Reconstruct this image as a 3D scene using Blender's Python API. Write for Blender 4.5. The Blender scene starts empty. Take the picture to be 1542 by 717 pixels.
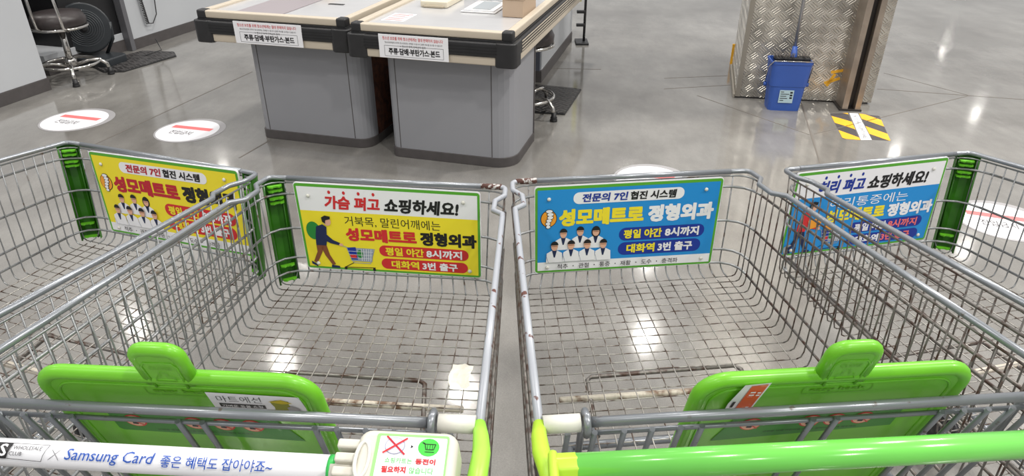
import bpy, bmesh, math, random
from mathutils import Vector, Matrix
random.seed(7)
R = math.radians
V = Vector
C = bpy.context.scene.collection
# ------------------------------------------------------------------ camera
p_, r_ = R(29.15), R(0.13)
fw = V((0, math.cos(p_), -math.sin(p_))); rt = V((1, 0, 0)); up = rt.cross(fw)
c_, s_ = math.cos(r_), math.sin(r_)
rt2 = c_ * rt + s_ * up; up2 = -s_ * rt + c_ * up
cam = bpy.data.objects.new('camera', bpy.data.cameras.new('camera'))
C.objects.link(cam)
m = Matrix((rt2, up2, -fw)).transposed().to_4x4(); m.translation = V((0, 0, 1.6))
cam.matrix_world = m
cam.data.sensor_width = 36; cam.data.lens = 1045 / 1542 * 36
cam.data.clip_start = .05; cam.data.clip_end = 200
bpy.context.scene.camera = cam
# ------------------------------------------------------------------ world and lamps
sc = bpy.context.scene
sc.view_settings.view_transform = 'Standard'; sc.view_settings.look = 'None'
sc.view_settings.gamma = 1; sc.view_settings.use_curve_mapping = False
sc.view_settings.exposure = 0.0
w = bpy.data.worlds.new('hall'); sc.world = w; w.use_nodes = True
w.node_tree.nodes['Background'].inputs[0].default_value = (.985, .99, 1, 1)
w.node_tree.nodes['Background'].inputs[1].default_value = .50
def lamp(x, y, z=7.0, e=150, size=.30, col=(1, .96, .90)):
    l = bpy.data.lights.new('high_bay_and_fill_light', 'AREA'); l.shape = 'DISK'; l.size = size
    l.energy = e; l.color = col
    o = bpy.data.objects.new('high_bay_and_fill_light', l); C.objects.link(o); o.location = (x, y, z)
for x, y in [(-4.4, 10.5), (2.7, 11.3), (-.9, 9.75), (11.2, 14.9), (-7.8, 11.7), (3.3, 14.6), (-5.1, 14.7),
             (17.5, 25.2), (21.4, 34.7), (12.5, 21.2), (3.3, 18.6), (7.5, 16.9), (-9, 20),
             (-4.4, 5), (0, 4.4), (4.6, 5), (9, 8), (-9, 6), (-3.5, -.5), (2.5, -.8), (7.5, 0), (-8, 0), (-3, -6), (3, -6)]:  # this row: fill lights added overhead and behind to brighten fronts and floor
    lamp(x, y, e=((12 if x > 10 or y > 16 else 42) if y > 9 else 195) * (1.9 if x > 3 and y < 9 else 1 if x > -3 else .6), size=.26 if y > 9 else .5)
# ------------------------------------------------------------------ materials
MATS = {}
def mat(name, col, rough=.5, metal=0., var=0., vscale=20., bump=0., bscale=60., coat=0., col2=None, thr=None, spec=None):
    if name in MATS: return MATS[name]
    M = bpy.data.materials.new(name); M.use_nodes = True; N = M.node_tree; b = N.nodes['Principled BSDF']
    b.inputs['Base Color'].default_value = (*col, 1); b.inputs['Roughness'].default_value = rough
    b.inputs['Metallic'].default_value = metal
    if coat: b.inputs['Coat Weight'].default_value = coat; b.inputs['Coat Roughness'].default_value = .12
    if spec is not None: b.inputs['Specular IOR Level'].default_value = spec
    tc = N.nodes.new('ShaderNodeTexCoord')
    if var or col2:
        n = N.nodes.new('ShaderNodeTexNoise'); n.inputs['Scale'].default_value = vscale; n.inputs['Detail'].default_value = 6
        N.links.new(tc.outputs['Object'], n.inputs['Vector'])
        cr = N.nodes.new('ShaderNodeValToRGB')
        if col2:
            t = thr or (.5, .6)
            cr.color_ramp.elements[0].position = t[0]; cr.color_ramp.elements[0].color = (*col, 1)
            cr.color_ramp.elements[1].position = t[1]; cr.color_ramp.elements[1].color = (*col2, 1)
        else:
            cr.color_ramp.elements[0].position = .3; cr.color_ramp.elements[0].color = (*[k * (1 - var) for k in col], 1)
            cr.color_ramp.elements[1].position = .7; cr.color_ramp.elements[1].color = (*[min(1, k * (1 + var)) for k in col], 1)
        N.links.new(n.outputs['Fac'], cr.inputs[0]); N.links.new(cr.outputs[0], b.inputs['Base Color'])
        if col2 and metal:
            cm = N.nodes.new('ShaderNodeMapRange'); cm.inputs[1].default_value = t[0]; cm.inputs[2].default_value = t[1]
            cm.inputs[3].default_value = metal; cm.inputs[4].default_value = 0
            N.links.new(n.outputs['Fac'], cm.inputs[0]); N.links.new(cm.outputs[0], b.inputs['Metallic'])
    if bump:
        n2 = N.nodes.new('ShaderNodeTexNoise'); n2.inputs['Scale'].default_value = bscale; n2.inputs['Detail'].default_value = 4
        N.links.new(tc.outputs['Object'], n2.inputs['Vector'])
        bp = N.nodes.new('ShaderNodeBump'); bp.inputs['Strength'].default_value = bump; bp.inputs['Distance'].default_value = .002
        N.links.new(n2.outputs['Fac'], bp.inputs['Height']); N.links.new(bp.outputs[0], b.inputs['Normal'])
    MATS[name] = M; return M
def s2l(*c): return tuple(((x / 255 + .055) / 1.055) ** 2.4 if x > 10 else x / 255 / 12.92 for x in c)
WIRE = mat('zinc wire', s2l(146, 148, 150), .34, .55, col2=s2l(92, 76, 64), vscale=38, thr=(.60, .70))
WIRED = mat('worn dark zinc wire', s2l(118, 114, 110), .42, .5, col2=s2l(70, 48, 38), vscale=45, thr=(.48, .62))
FLOORW = mat('basket floor wire', s2l(160, 157, 152), .36, .4, col2=s2l(70, 50, 38), vscale=30, thr=(.46, .62))
RIM = mat('zinc rim tube', s2l(140, 144, 150), .30, .5, col2=s2l(96, 88, 84), vscale=50, thr=(.66, .72))
WHITEW = mat('chipped pale grey paint', s2l(166, 170, 178), .35, .1, col2=s2l(92, 52, 44), vscale=42, thr=(.62, .65))
BUSH = mat('cream plastic', s2l(214, 213, 205), .45, 0, var=.05)
LOCK = mat('beige lock plastic', s2l(206, 203, 192), .42, 0, var=.04, bump=.15, bscale=300)
GREEN = mat('lime green plastic', s2l(108, 186, 34), .36, 0, var=.05, vscale=14, coat=.15)
LIME = mat('pale lime plastic', s2l(160, 226, 72), .38, 0, var=.04)
GHAN = mat('glossy green handle', s2l(112, 206, 84), .2, 0, var=.05, vscale=10, coat=.6)
WHAN = mat('white handle sleeve', s2l(232, 233, 238), .26, 0, var=.02, coat=.3)
DGREEN = mat('dark green guard', s2l(44, 104, 16), .35, 0, var=.2, vscale=12)
CLIP = mat('clip green', s2l(96, 178, 34), .4)
WHITE = mat('print white', s2l(236, 236, 240), .4)
GREY = mat('print grey', s2l(158, 156, 158), .45)
YEL = mat('print yellow', s2l(240, 222, 48), .4); BLUE = mat('print blue', s2l(32, 140, 212), .38)
NAVY = mat('print navy', s2l(22, 52, 150), .4); RED = mat('print red', s2l(206, 44, 48), .4)
DRED = mat('print dark red', s2l(186, 32, 50), .4)
BLK = mat('print black', s2l(26, 25, 28), .4); SGRN = mat('sign edge green', s2l(86, 166, 48), .4)
ORG = mat('print orange', s2l(240, 160, 50), .4); SKIN = mat('print skin', s2l(222, 172, 145), .5)
BRN = mat('print brown', s2l(128, 74, 44), .5); DNAV = mat('print dark navy', s2l(24, 38, 78), .5)
GBALL = mat('print green', s2l(38, 132, 56), .5); GOLD = mat('print dark yellow', s2l(196, 176, 30), .45)
HGRY = mat('print cool grey', s2l(150, 160, 178), .5); PINK = mat('print salmon', s2l(236, 116, 116), .5)
PANEL = mat('grey laminate', s2l(142, 143, 148), .42, 0, var=.02, vscale=3)
PANEL2 = mat('pale grey laminate', s2l(184, 187, 191), .45, 0, var=.02, vscale=3)
PLINTH = mat('dark plinth', s2l(76, 72, 72), .5, 0, var=.1)
BEIGE = mat('beige bumper rail', s2l(194, 183, 166), .42, 0, var=.03, vscale=6)
BLACK = mat('black rubber', s2l(34, 34, 36), .45, 0, var=.15)
STEEL = mat('brushed steel top', s2l(200, 200, 202), .2, .25, var=.05, vscale=5)
CHROME = mat('chrome tube', s2l(205, 202, 198), .14, .95)
CHIP = mat('brown chipboard', s2l(92, 52, 34), .8, 0, col2=s2l(60, 34, 24), vscale=30, thr=(.4, .6))
SEATM = mat('dark brown vinyl', s2l(52, 46, 46), .38, 0, var=.15, bump=.3)
DARKP = mat('black cabinet', s2l(26, 26, 28), .4, 0, var=.1)
FANG = mat('dark fan plastic', s2l(44, 48, 52), .4)
BUCK = mat('blue bucket plastic', s2l(52, 88, 168), .42, 0, var=.06, vscale=9)
TISS = mat('tissue paper', s2l(232, 228, 218), .9)
CARD = mat('tan box board', s2l(186, 164, 142), .7)
HAZY = mat('hazard yellow', s2l(240, 178, 44), .5, 0, var=.08, vscale=12)
HAZB = mat('hazard black', s2l(72, 68, 70), .55, 0, var=.15, vscale=12)
JOINT = mat('joint filler', s2l(108, 102, 96), .8)
DUSTY = mat('dusty cream crossbar', s2l(214, 206, 192), .6, 0, col2=s2l(120, 92, 72), vscale=22, thr=(.5, .62))

def nodes_mat(name, rough=.3, metal=0.):
    M = bpy.data.materials.new(name); M.use_nodes = True; N = M.node_tree; b = N.nodes['Principled BSDF']
    b.inputs['Roughness'].default_value = rough; b.inputs['Metallic'].default_value = metal
    return M, N, b
def floor_mat():
    M, N, b = nodes_mat('polished concrete', .2)
    tc = N.nodes.new('ShaderNodeTexCoord')
    def noise(s, d, rg=.6, sc=(1, 1, 1)):
        mp = N.nodes.new('ShaderNodeMapping'); mp.inputs['Scale'].default_value = sc
        mp.inputs['Rotation'].default_value = (0, 0, .35)
        n = N.nodes.new('ShaderNodeTexNoise'); n.inputs['Scale'].default_value = s; n.inputs['Detail'].default_value = d
        n.inputs['Roughness'].default_value = rg
        N.links.new(tc.outputs['Object'], mp.inputs[0]); N.links.new(mp.outputs[0], n.inputs['Vector']); return n
    def ramp(src, a, ca, bb, cb):
        r = N.nodes.new('ShaderNodeValToRGB'); e = r.color_ramp.elements
        e[0].position = a; e[0].color = (*ca, 1); e[1].position = bb; e[1].color = (*cb, 1)
        N.links.new(src.outputs[0], r.inputs[0]); return r
    big = ramp(noise(.9, 8, .62), .34, s2l(114, 111, 107), .66, s2l(143, 141, 137))
    mid = ramp(noise(5, 8, .7, (1, .35, 1)), .36, (.86,) * 3, .64, (1.08,) * 3)
    fine = ramp(noise(190, 3), .3, (.86,) * 3, .7, (1.1,) * 3)
    spk = ramp(noise(420, 2), .70, (0,) * 3, .76, (.35,) * 3)
    def mix(a, bb, t, f=1):
        x = N.nodes.new('ShaderNodeMixRGB'); x.blend_type = t; x.inputs[0].default_value = f
        N.links.new(a.outputs[0], x.inputs[1]); N.links.new(bb.outputs[0], x.inputs[2]); return x
    c = mix(mix(mix(big, mid, 'MULTIPLY'), fine, 'MULTIPLY'), spk, 'ADD')
    N.links.new(c.outputs[0], b.inputs['Base Color'])
    rr = N.nodes.new('ShaderNodeMapRange'); rr.inputs[1].default_value = .3; rr.inputs[2].default_value = .7
    rr.inputs[3].default_value = .05; rr.inputs[4].default_value = .15
    N.links.new(noise(2.2, 8, .7).outputs[0], rr.inputs[0]); N.links.new(rr.outputs[0], b.inputs['Roughness'])
    bp = N.nodes.new('ShaderNodeBump'); bp.inputs['Strength'].default_value = .06; bp.inputs['Distance'].default_value = .003
    N.links.new(noise(7, 3).outputs[0], bp.inputs['Height']); N.links.new(bp.outputs[0], b.inputs['Normal'])
    b.inputs['Specular IOR Level'].default_value = 1.0
    return M
def tread_mat(name, base, rough, metal, cell, lines, height, axis='xz'):
    """diamond tread: groups of short ridges turned a quarter in every other cell"""
    M, N, b = nodes_mat(name, rough, metal)
    tc = N.nodes.new('ShaderNodeTexCoord'); sp = N.nodes.new('ShaderNodeSeparateXYZ')
    N.links.new(tc.outputs['Object'], sp.inputs[0])
    def M_(op, a, bb=None):
        n = N.nodes.new('ShaderNodeMath'); n.operation = op
        for i, q in enumerate((a, bb)):
            if q is None: continue
            if isinstance(q, (int, float)): n.inputs[i].default_value = q
            else: N.links.new(q, n.inputs[i])
        return n.outputs[0]
    if axis == 'xz': X = M_('ADD', sp.outputs[0], sp.outputs[1]); Z = sp.outputs[2]
    else: X = sp.outputs[0]; Z = sp.outputs[1]
    a = M_('MULTIPLY', M_('ADD', X, Z), .7071 / cell); c = M_('MULTIPLY', M_('SUBTRACT', X, Z), .7071 / cell)
    par = M_('FLOORED_MODULO', M_('ADD', M_('FLOOR', a), M_('FLOOR', c)), 2)
    fa, fc = M_('FRACT', a), M_('FRACT', c)
    def grp(t, o):
        ridge = M_('SINE', M_('MULTIPLY', t, 2 * math.pi * lines))
        inside = M_('MULTIPLY', M_('LESS_THAN', M_('ABSOLUTE', M_('SUBTRACT', o, .5)), .4), M_('LESS_THAN', M_('ABSOLUTE', M_('SUBTRACT', t, .5)), .43))
        return M_('MULTIPLY', M_('MAXIMUM', ridge, 0), inside)
    h = M_('ADD', M_('MULTIPLY', grp(fa, fc), par), M_('MULTIPLY', grp(fc, fa), M_('SUBTRACT', 1, par)))
    bp = N.nodes.new('ShaderNodeBump'); bp.inputs['Strength'].default_value = 1; bp.inputs['Distance'].default_value = height
    N.links.new(h, bp.inputs['Height']); N.links.new(bp.outputs[0], b.inputs['Normal'])
    n = N.nodes.new('ShaderNodeTexNoise'); n.inputs['Scale'].default_value = 5; n.inputs['Detail'].default_value = 8
    N.links.new(tc.outputs['Object'], n.inputs['Vector'])
    r = N.nodes.new('ShaderNodeValToRGB'); r.color_ramp.elements[0].position = .35; r.color_ramp.elements[1].position = .65
    r.color_ramp.elements[0].color = (*[k * .5 for k in base], 1); r.color_ramp.elements[1].color = (*base, 1)
    N.links.new(n.outputs[0], r.inputs[0])
    mx = N.nodes.new('ShaderNodeMixRGB'); mx.blend_type = 'MIX'; N.links.new(h, mx.inputs[0])
    N.links.new(r.outputs[0], mx.inputs[1]); mx.inputs[2].default_value = (*[min(1, k * (1.45 if metal else 3.2)) for k in base], 1)
    N.links.new(mx.outputs[0], b.inputs['Base Color'])
    return M
FLOORM = floor_mat()
TREAD = tread_mat('aluminium tread plate', s2l(205, 200, 190), .26, .6, .056, 4, .009)
MATM = tread_mat('ribbed rubber mat', s2l(52, 50, 50), .45, 0, .07, 2, .014, 'xy')

# ------------------------------------------------------------------ mesh builder
class MB:
    def __init__(s): s.v = []; s.f = []; s.sm = []
    def add(s, vs, fs, smooth=False):
        o = len(s.v); s.v += [V(q) for q in vs]; s.f += [[o + i for i in f] for f in fs]; s.sm += [smooth] * len(fs); return s
    def tube(s, pts, r, n=6, closed=False, caps=True):
        pts = [V(q) for q in pts]; k = len(pts); vs = []
        rs = r if isinstance(r, (list, tuple)) else [r] * k
        prev = None
        for i, q in enumerate(pts):
            a = pts[(i - 1) % k] if (i or closed) else q; b = pts[(i + 1) % k] if (i < k - 1 or closed) else q
            t = (b - a).normalized()
            if prev is None:
                ref = V((0, 0, 1)) if abs(t.z) < .9 else V((1, 0, 0))
                x = t.cross(ref).normalized()
            else:
                x = (prev - prev.dot(t) * t).normalized()
            prev = x; y = t.cross(x)
            for j in range(n):
                an = 2 * math.pi * j / n; vs.append(q + rs[i] * (math.cos(an) * x + math.sin(an) * y))
        fs = []
        for i in range(k if closed else k - 1):
            for j in range(n):
                a = i * n + j; b = i * n + (j + 1) % n; c = ((i + 1) % k) * n + (j + 1) % n; d = ((i + 1) % k) * n + j
                fs.append([a, b, c, d])
        s.add(vs, fs, True)
        if caps and not closed:
            o = len(s.v) - len(vs)
            s.f += [[o + j for j in reversed(range(n))], [o + (k - 1) * n + j for j in range(n)]]; s.sm += [False, False]
        return s
    def prism(s, poly, fr, z0, z1, smooth=False):
        """poly in (a,b) of frame fr(a,b,c)->point; extruded from c=z0 to z1"""
        n = len(poly)
        vs = [fr(a, b, z0) for a, b in poly] + [fr(a, b, z1) for a, b in poly]
        fs = [[i, (i + 1) % n, n + (i + 1) % n, n + i] for i in range(n)]
        s.add(vs, fs, smooth)
        o = len(s.v) - len(vs)
        s.f += [[o + i for i in reversed(range(n))], [o + n + i for i in range(n)]]; s.sm += [False, False]
        return s
    def box(s, fr, a0, a1, b0, b1, c0, c1): return s.prism([(a0, b0), (a1, b0), (a1, b1), (a0, b1)], fr, c0, c1)
    def lathe(s, prof, o, n=24, ax=(0, 0, 1)):
        ax = V(ax).normalized(); x = ax.orthogonal().normalized(); y = ax.cross(x); o = V(o); k = len(prof); vs = []
        for r, z in prof:
            for j in range(n):
                an = 2 * math.pi * j / n; vs.append(o + ax * z + r * (math.cos(an) * x + math.sin(an) * y))
        fs = [[i * n + j, i * n + (j + 1) % n, (i + 1) * n + (j + 1) % n, (i + 1) * n + j] for i in range(k - 1) for j in range(n)]
        s.add(vs, fs, True)
        o2 = len(s.v) - len(vs)
        s.f += [[o2 + j for j in reversed(range(n))], [o2 + (k - 1) * n + j for j in range(n)]]; s.sm += [False, False]
        return s
def base_of(o):
    v = V((0, 0, 0))
    while o: v += o.location; o = o.parent
    return v
def put(name, mb, m, parent=None, bevel=0, label=None, kind=None, seg=2):
    me = bpy.data.meshes.new(name); off = base_of(parent)
    me.from_pydata([tuple(q - off) for q in mb.v], [], mb.f)
    me.polygons.foreach_set('use_smooth', mb.sm)
    bm = bmesh.new(); bm.from_mesh(me); bmesh.ops.recalc_face_normals(bm, faces=bm.faces)
    if bevel:
        ed = [e for e in bm.edges if len(e.link_faces) == 2 and e.calc_face_angle(0) > R(35)]
        bmesh.ops.bevel(bm, geom=ed, offset=bevel, segments=seg, profile=.5, affect='EDGES', clamp_overlap=True)
        for f in bm.faces: f.smooth = True
    bm.to_mesh(me); bm.free()
    me.materials.append(m)
    o = bpy.data.objects.new(name, me); C.objects.link(o); o.parent = parent
    if bevel:
        w_ = o.modifiers.new('weighted_normals', 'WEIGHTED_NORMAL'); w_.keep_sharp = False
    if label: o['label'] = label
    if kind: o['kind'] = kind
    return o
def thing(name, label, cat, loc, group=None):
    o = bpy.data.objects.new(name, None); C.objects.link(o); o.location = loc; o.empty_display_size = .1
    o['label'] = label; o['category'] = cat
    if group: o['group'] = group
    return o
def frame(o, x, y, z=None):
    o, x, y = V(o), V(x).normalized(), V(y); y = (y - y.dot(x) * x).normalized(); z = x.cross(y) if z is None else V(z)
    return lambda a, b, c=0: o + a * x + b * y + c * z
WF = lambda a, b, c=0: V((a, b, c))
def rrect(x0, x1, y0, y1, r, n=5, corners='1111'):
    P = []
    for (cx, cy, a0, k) in ((x1 - r, y1 - r, 0, 0), (x0 + r, y1 - r, 90, 1), (x0 + r, y0 + r, 180, 2), (x1 - r, y0 + r, 270, 3)):
        if corners[k] == '1':
            P += [(cx + r * math.cos(R(a0 + 90 * i / n)), cy + r * math.sin(R(a0 + 90 * i / n))) for i in range(n + 1)]
        else:
            P.append(((x1, y1), (x0, y1), (x0, y0), (x1, y0))[k])
    return P
def ell(cx, cy, rx, ry=None, n=20, a0=0, a1=360):
    ry = rx if ry is None else ry
    full = a1 - a0 >= 360
    return [(cx + rx * math.cos(R(a0 + (a1 - a0) * i / n)), cy + ry * math.sin(R(a0 + (a1 - a0) * i / n))) for i in range(n if full else n + 1)]
def seg(x0, y0, x1, y1, w):
    d = V((x1 - x0, y1 - y0)); q = V((-d.y, d.x)).normalized() * w / 2
    return [(x0 + q.x, y0 + q.y), (x1 + q.x, y1 + q.y), (x1 - q.x, y1 - q.y), (x0 - q.x, y0 - q.y)]
# ------------------------------------------------------------------ flat print on a surface
def glyphs(s, bold=.0, shear=0., spacing=1.0, res=2):
    cu = bpy.data.curves.new('txt', 'FONT'); cu.body = s; cu.size = 1; cu.offset = bold; cu.shear = shear
    cu.resolution_u = res; cu.space_character = spacing
    o = bpy.data.objects.new('txt', cu); me = bpy.data.meshes.new_from_object(o)
    vs = [(q.co.x, q.co.y) for q in me.vertices]; fs = [list(q.vertices) for q in me.polygons]
    bpy.data.objects.remove(o); bpy.data.curves.remove(cu); bpy.data.meshes.remove(me)
    return vs, fs
class Print:
    """fn(s, t, layer) -> world point; s to the right, t downward"""
    def __init__(s, fn, parent): s.fn = fn; s.parent = parent; s.jobs = {}
    tagk = 0
    def mb(s, name, m):
        k = (name, m.name, s.tagk)
        if k not in s.jobs: s.jobs[k] = (MB(), m, name)
        return s.jobs[k][0]
    def poly(s, pts, m, layer=1, name='printed_panel'):
        if isinstance(pts, list) and isinstance(pts[0], tuple):
            s.mb(name, m).add([s.fn(a, b, layer) for a, b in pts], [list(range(len(pts)))])
    def ring(s, pts, wd, m, layer=1, name='printed_panel', closed=True):
        n = len(pts)
        for i in range(n if closed else n - 1):
            s.poly(seg(*pts[i], *pts[(i + 1) % n], wd), m, layer, name)
    def text(s, st, m, s0, s1, t0, t1, layer=3, bold=.02, shear=0, name='lettering', vert=False):
        extra = max(0, bold - .014)
        vs, fs = glyphs(st, min(bold, .014), shear)
        if not vs: return
        x0 = min(v[0] for v in vs); x1 = max(v[0] for v in vs); y0 = min(v[1] for v in vs); y1 = max(v[1] for v in vs)
        s.tagk += 1
        q = [(s0 + (a - x0) / (x1 - x0) * (s1 - s0), t1 - (b - y0) / (y1 - y0) * (t1 - t0)) for a, b in vs]
        k_ = (t1 - t0) * extra * 1.1; kx = (s1 - s0) / (x1 - x0) * extra * 1.1
        for i_, (dx, dy) in enumerate([(0, 0)] if not extra else [(-1, -1), (1, -1), (1, 1), (-1, 1), (0, -1.2), (1.2, 0), (0, 1.2), (-1.2, 0)]):
            s.mb(name, m).add([s.fn(a + dx * kx, b + dy * k_, layer + .11 * i_) for a, b in q], fs)
    def done(s):
        for mb, m, name in s.jobs.values():
            lb = {'lettering': 'lettering in ' + m.name.replace('print ', '')}.get(name)
            put(name, mb, m, s.parent, label=lb, kind='stuff' if name in ('printed_dots', 'printed_figure', 'printed_line', 'printed_badge') else None)
def quadfn(TL, TR, BR, BL, step=.0004, W=1, H=1):
    TL, TR, BR, BL = map(V, (TL, TR, BR, BL)); n = (BL - TL).cross(TR - TL).normalized()
    def fn(a, b, l=0):
        a /= W; b /= H
        return (TL * (1 - a) + TR * a) * (1 - b) + (BL * (1 - a) + BR * a) * b + n * step * l
    return fn, n

# ================================================================== SETTING
fl = MB().box(WF, -60, 60, -12, 90, -.2, 0); o = put('floor', fl, FLOORM); o['kind'] = 'structure'
def joint(i, x0, y0, x1, y1, wd=.008):
    q = seg(x0, y0, x1, y1, wd); o = put('trim_%d' % i, MB().prism(q, WF, -.01, .0012), JOINT); o['kind'] = 'structure'
JOINTS = [(2.127, 4.979, 1.77, 3.625, 0.01),
          (1.388, 5.069, 1.924, 4.25, 0.006),
          (1.958, 4.262, 3.439, 5.084, 0.006),
          (2.819, 5.246, 3.789, 4.991, 0.009),
          (3.077, 5.689, 3.439, 5.084, 0.005),
          (-2.629, 3.938, -2.153, 5.686, 0.007),
          (-1.626, 3.839, -1.53, 4.134, 0.009),
          (0.327, 5.807, 0.744, 5.78, 0.008),
          (1.224, 5.521, 1.755, 5.601, 0.006),
          (1.17, 5.234, 1.712, 5.342, 0.006)]
for i, j in enumerate(JOINTS): joint(i + 1, *j)

# ================================================================== CHECKOUT COUNTERS
TH = R(15.4)
EX, EY, EZ = V((math.cos(TH), -math.sin(TH), 0)), V((math.sin(TH), math.cos(TH), 0)), V((0, 0, 1))
def lf(o):
    o = V(o); return lambda a, b, c=0: o + a * EX + b * EY + c * EZ
def arcpt(cx, cy, r, a): return (cx + r * math.cos(R(a)), cy + r * math.sin(R(a)))
def counter(origin, label, w, depth, r_right, e0, e1, back, notice, chip):
    t = thing('checkout_counter', label, 'counter', origin)
    F = lf(origin)
    def foot(g=0):
        rr = r_right + g; rl = .05
        P = [(-g, depth)]
        P += [arcpt(rl - g, rl - g, rl, a) for a in (180, 210, 240, 270)]
        P += [arcpt(w + g - rr, rr - g, rr, a) for a in range(270, 361, 15)]
        P += [(w + g, depth)]
        return P
    put('base_panel', MB().prism(foot(), F, .055, .66), PANEL, t)
    put('plinth', MB().prism(foot(.006), F, 0, .058), PLINTH, t, .003)
    for a in (.055, w - r_right - .01): put('seam', MB().box(F, a, a + .004, -.0015, .002, .06, .64), PLINTH, t)
    if chip:
        put('side_board', MB().box(F, w - .04, w - .002, depth, depth + .5, .02, .68), CHIP, t, label='rough brown chipboard side')
        put('side_plinth', MB().box(F, w - .045, w + .006, depth, depth + .5, 0, .05), PLINTH, t)
    else:
        put('side_trim', MB().box(F, w - .02, w + .006, depth - .004, depth + .01, 0, .68), PLINTH, t)
    put('rear_panel', MB().box(F, .02, .3, depth, back, 0, .68), PANEL, t)
    # top: steel plate inside beige rails, black bumper, lower beige rail
    f = -.13
    put('top_plate', MB().box(F, e0 + .04, e1 - .04, f + .04, back, .70, .785), STEEL, t, .002, label='scratched steel counter top')
    def rail(g0, g1, z0, z1, nm, m, bev=.006, e0_=None, e1_=None):
        # front rail and both side rails as one U
        a0, a1 = e0 - g0, e1 + g0; b0 = f - g0
        P = [(a0, back), (a0, b0), (a1, b0), (a1, back), (a1 - g1, back), (a1 - g1, b0 + g1), (a0 + g1, b0 + g1), (a0 + g1, back)]
        return put(nm, MB().prism(P, F, z0, z1), m, t, bev)
    rail(0, .045, .758, .80, 'top_rail', BEIGE, .008)
    rail(.004, .04, .748, .758, 'rail_gap', BLACK, .001)
    rail(.022, .05, .672, .748, 'bumper_strip', BLACK, .010)
    rail(.012, .05, .628, .678, 'lower_rail', BEIGE, .008)
    for sx, a in ((0, e0), (1, e1)):
        cp = MB(); x0, x1 = (a - .004, a + .055) if not sx else (a - .055, a + .004)
        cp.box(F, x0, x1, f - .006, f + .055, .752, .804); put('corner_cap', cp, BLACK, t, .01)
        cp = MB(); x0, x1 = (a - .028, a + .09) if not sx else (a - .09, a + .028)
        cp.prism(rrect(x0, x1, f - .028, f + .10, .03), F, .622, .75); put('bumper_corner', cp, BLACK, t, .008)
    gr = MB()
    for k in range(3): gr.box(F, e0 + .06, e1 - .06, f - .0245, f - .015, .690 + .016 * k, .694 + .016 * k)
    put('bumper_groove', gr, DARKP, t)
    gs = MB()
    for k in range(4): gs.box(F, e1 + .015, e1 + .0245, f + .12, back, .684 + .016 * k, .689 + .016 * k)
    put('side_groove', gs, BEIGE, t)
    # notice
    a0, a1, z0, z1 = notice
    yy = f - .027
    nb = put('notice', MB().box(F, a0, a1, yy, yy + .004, z0, z1), WHITE, t, label='white notice with red heading')
    fn, n = quadfn(F(a0, yy, z1), F(a1, yy, z1), F(a1, yy, z0), F(a0, yy, z0), .0006, 100, 32)
    pr = Print(fn, nb)
    pr.text('청소년 보호를 위해 청소년에게는 절대 판매하지 않습니다', RED, 6, 93, 2.6, 7.4, 1, .01)
    pr.text('청소년보호법에 의하여 청소년에게는 판매할 수 없으며 신분증 제시를 요구할 수 있습니다', BLK, 9, 92, 9.4, 12, 1, .0)
    pr.text('※ 청소년 유해 판매금지 품목', BLK, 31, 68, 13.6, 16.4, 1, .0)
    pr.text('주류·담배·부탄가스·본드', BLK, 14, 88, 18, 27, 1, .03)
    pr.ring([(8, 15), (93, 15), (93, 29.5), (8, 29.5)], .4, BLK, 1)
    pr.done()
    return t, F
C1, F1 = counter((-1.585, 4.185, 0), 'grey checkout counter end on the left with beige rails, brown board side', .745, .12, .09, -.20, .735, 2.2, (.045, .475, .636, .758), True)
C2, F2 = counter((-.715, 3.88, 0), 'grey checkout counter end on the right, free of its neighbour on its right side', .75, .46, .12, -.115, .775, 2.2, (.05, .44, .636, .758), False)
put('belt', MB().box(F1, .0, .30, -.05, 2.1, .785, .789), mat('grey belt', s2l(150, 142, 146), .45), C1, .001)
put('slot', MB().box(F1, .40, .50, .30, .325, .785, .7875), DARKP, C1)
# loose things on the counters
t = thing('payment_tray', 'pale grey recessed tray lying on the right counter top', 'tray', F2(.52, .36, .785))
put('tray_body', MB().box(F2, .33, .54, .36, .70, .786, .794), mat('pale grey plastic', s2l(214, 214, 214), .4), t, .003)
put('tray_rim', MB().tube([F2(.345, .375, .796), F2(.525, .375, .796), F2(.525, .69, .796), F2(.345, .69, .796)], .004, 6, True), WHITE, t)
put('screen', MB().box(F2, .38, .49, .43, .66, .7945, .797), mat('pale blue glass', s2l(180, 186, 190), .15), t)
t = thing('beige_box', 'small beige device at the back of the right counter top', 'device', F2(.12, .5, .785))
put('body', MB().box(F2, .05, .22, .44, .75, .786, .822), mat('device beige', s2l(214, 206, 186), .5), t, .006)
put('foot', MB().box(F2, .07, .20, .425, .44, .786, .80), mat('device beige2', s2l(170, 160, 140), .5), t, .004)
t = thing('leaflet', 'white leaflet with red print lying flat on the right counter top', 'leaflet', F2(.0, .05, .785))
lb = put('sheet', MB().box(F2, -.02, .115, .03, .23, .7855, .7868), WHITE, t)
fn, n = quadfn(F2(-.02, .23, .7868), F2(.115, .23, .7868), F2(.115, .03, .7868), F2(-.02, .03, .7868), .0005, 10, 15)
pr = Print(fn, lb)
for k in range(7): pr.poly([(1, 1.4 + 1.9 * k), (9 - (k % 3), 1.4 + 1.9 * k), (9 - (k % 3), 2.2 + 1.9 * k), (1, 2.2 + 1.9 * k)], PINK if k != 3 else GREY, 1, 'printed_line')
pr.done()
t = thing('carton', 'tan carton behind the right rail of the right counter', 'box', F2(.66, .6, .785))
put('body', MB().box(F2, .60, .72, .30, .60, .786, .88), CARD, t, .003); put('lid', MB().box(F2, .59, .725, .295, .61, .88, .90), CARD, t, .003)
t = thing('card_terminal', 'dark terminal at the back of the left counter top', 'device', F1(.1, .4, .785))
put('body', MB().box(F1, .09, .19, .50, .75, .79, .84), DARKP, t, .006); put('cradle', MB().box(F1, .20, .31, .48, .75, .79, .82), CARD, t, .004)

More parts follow.
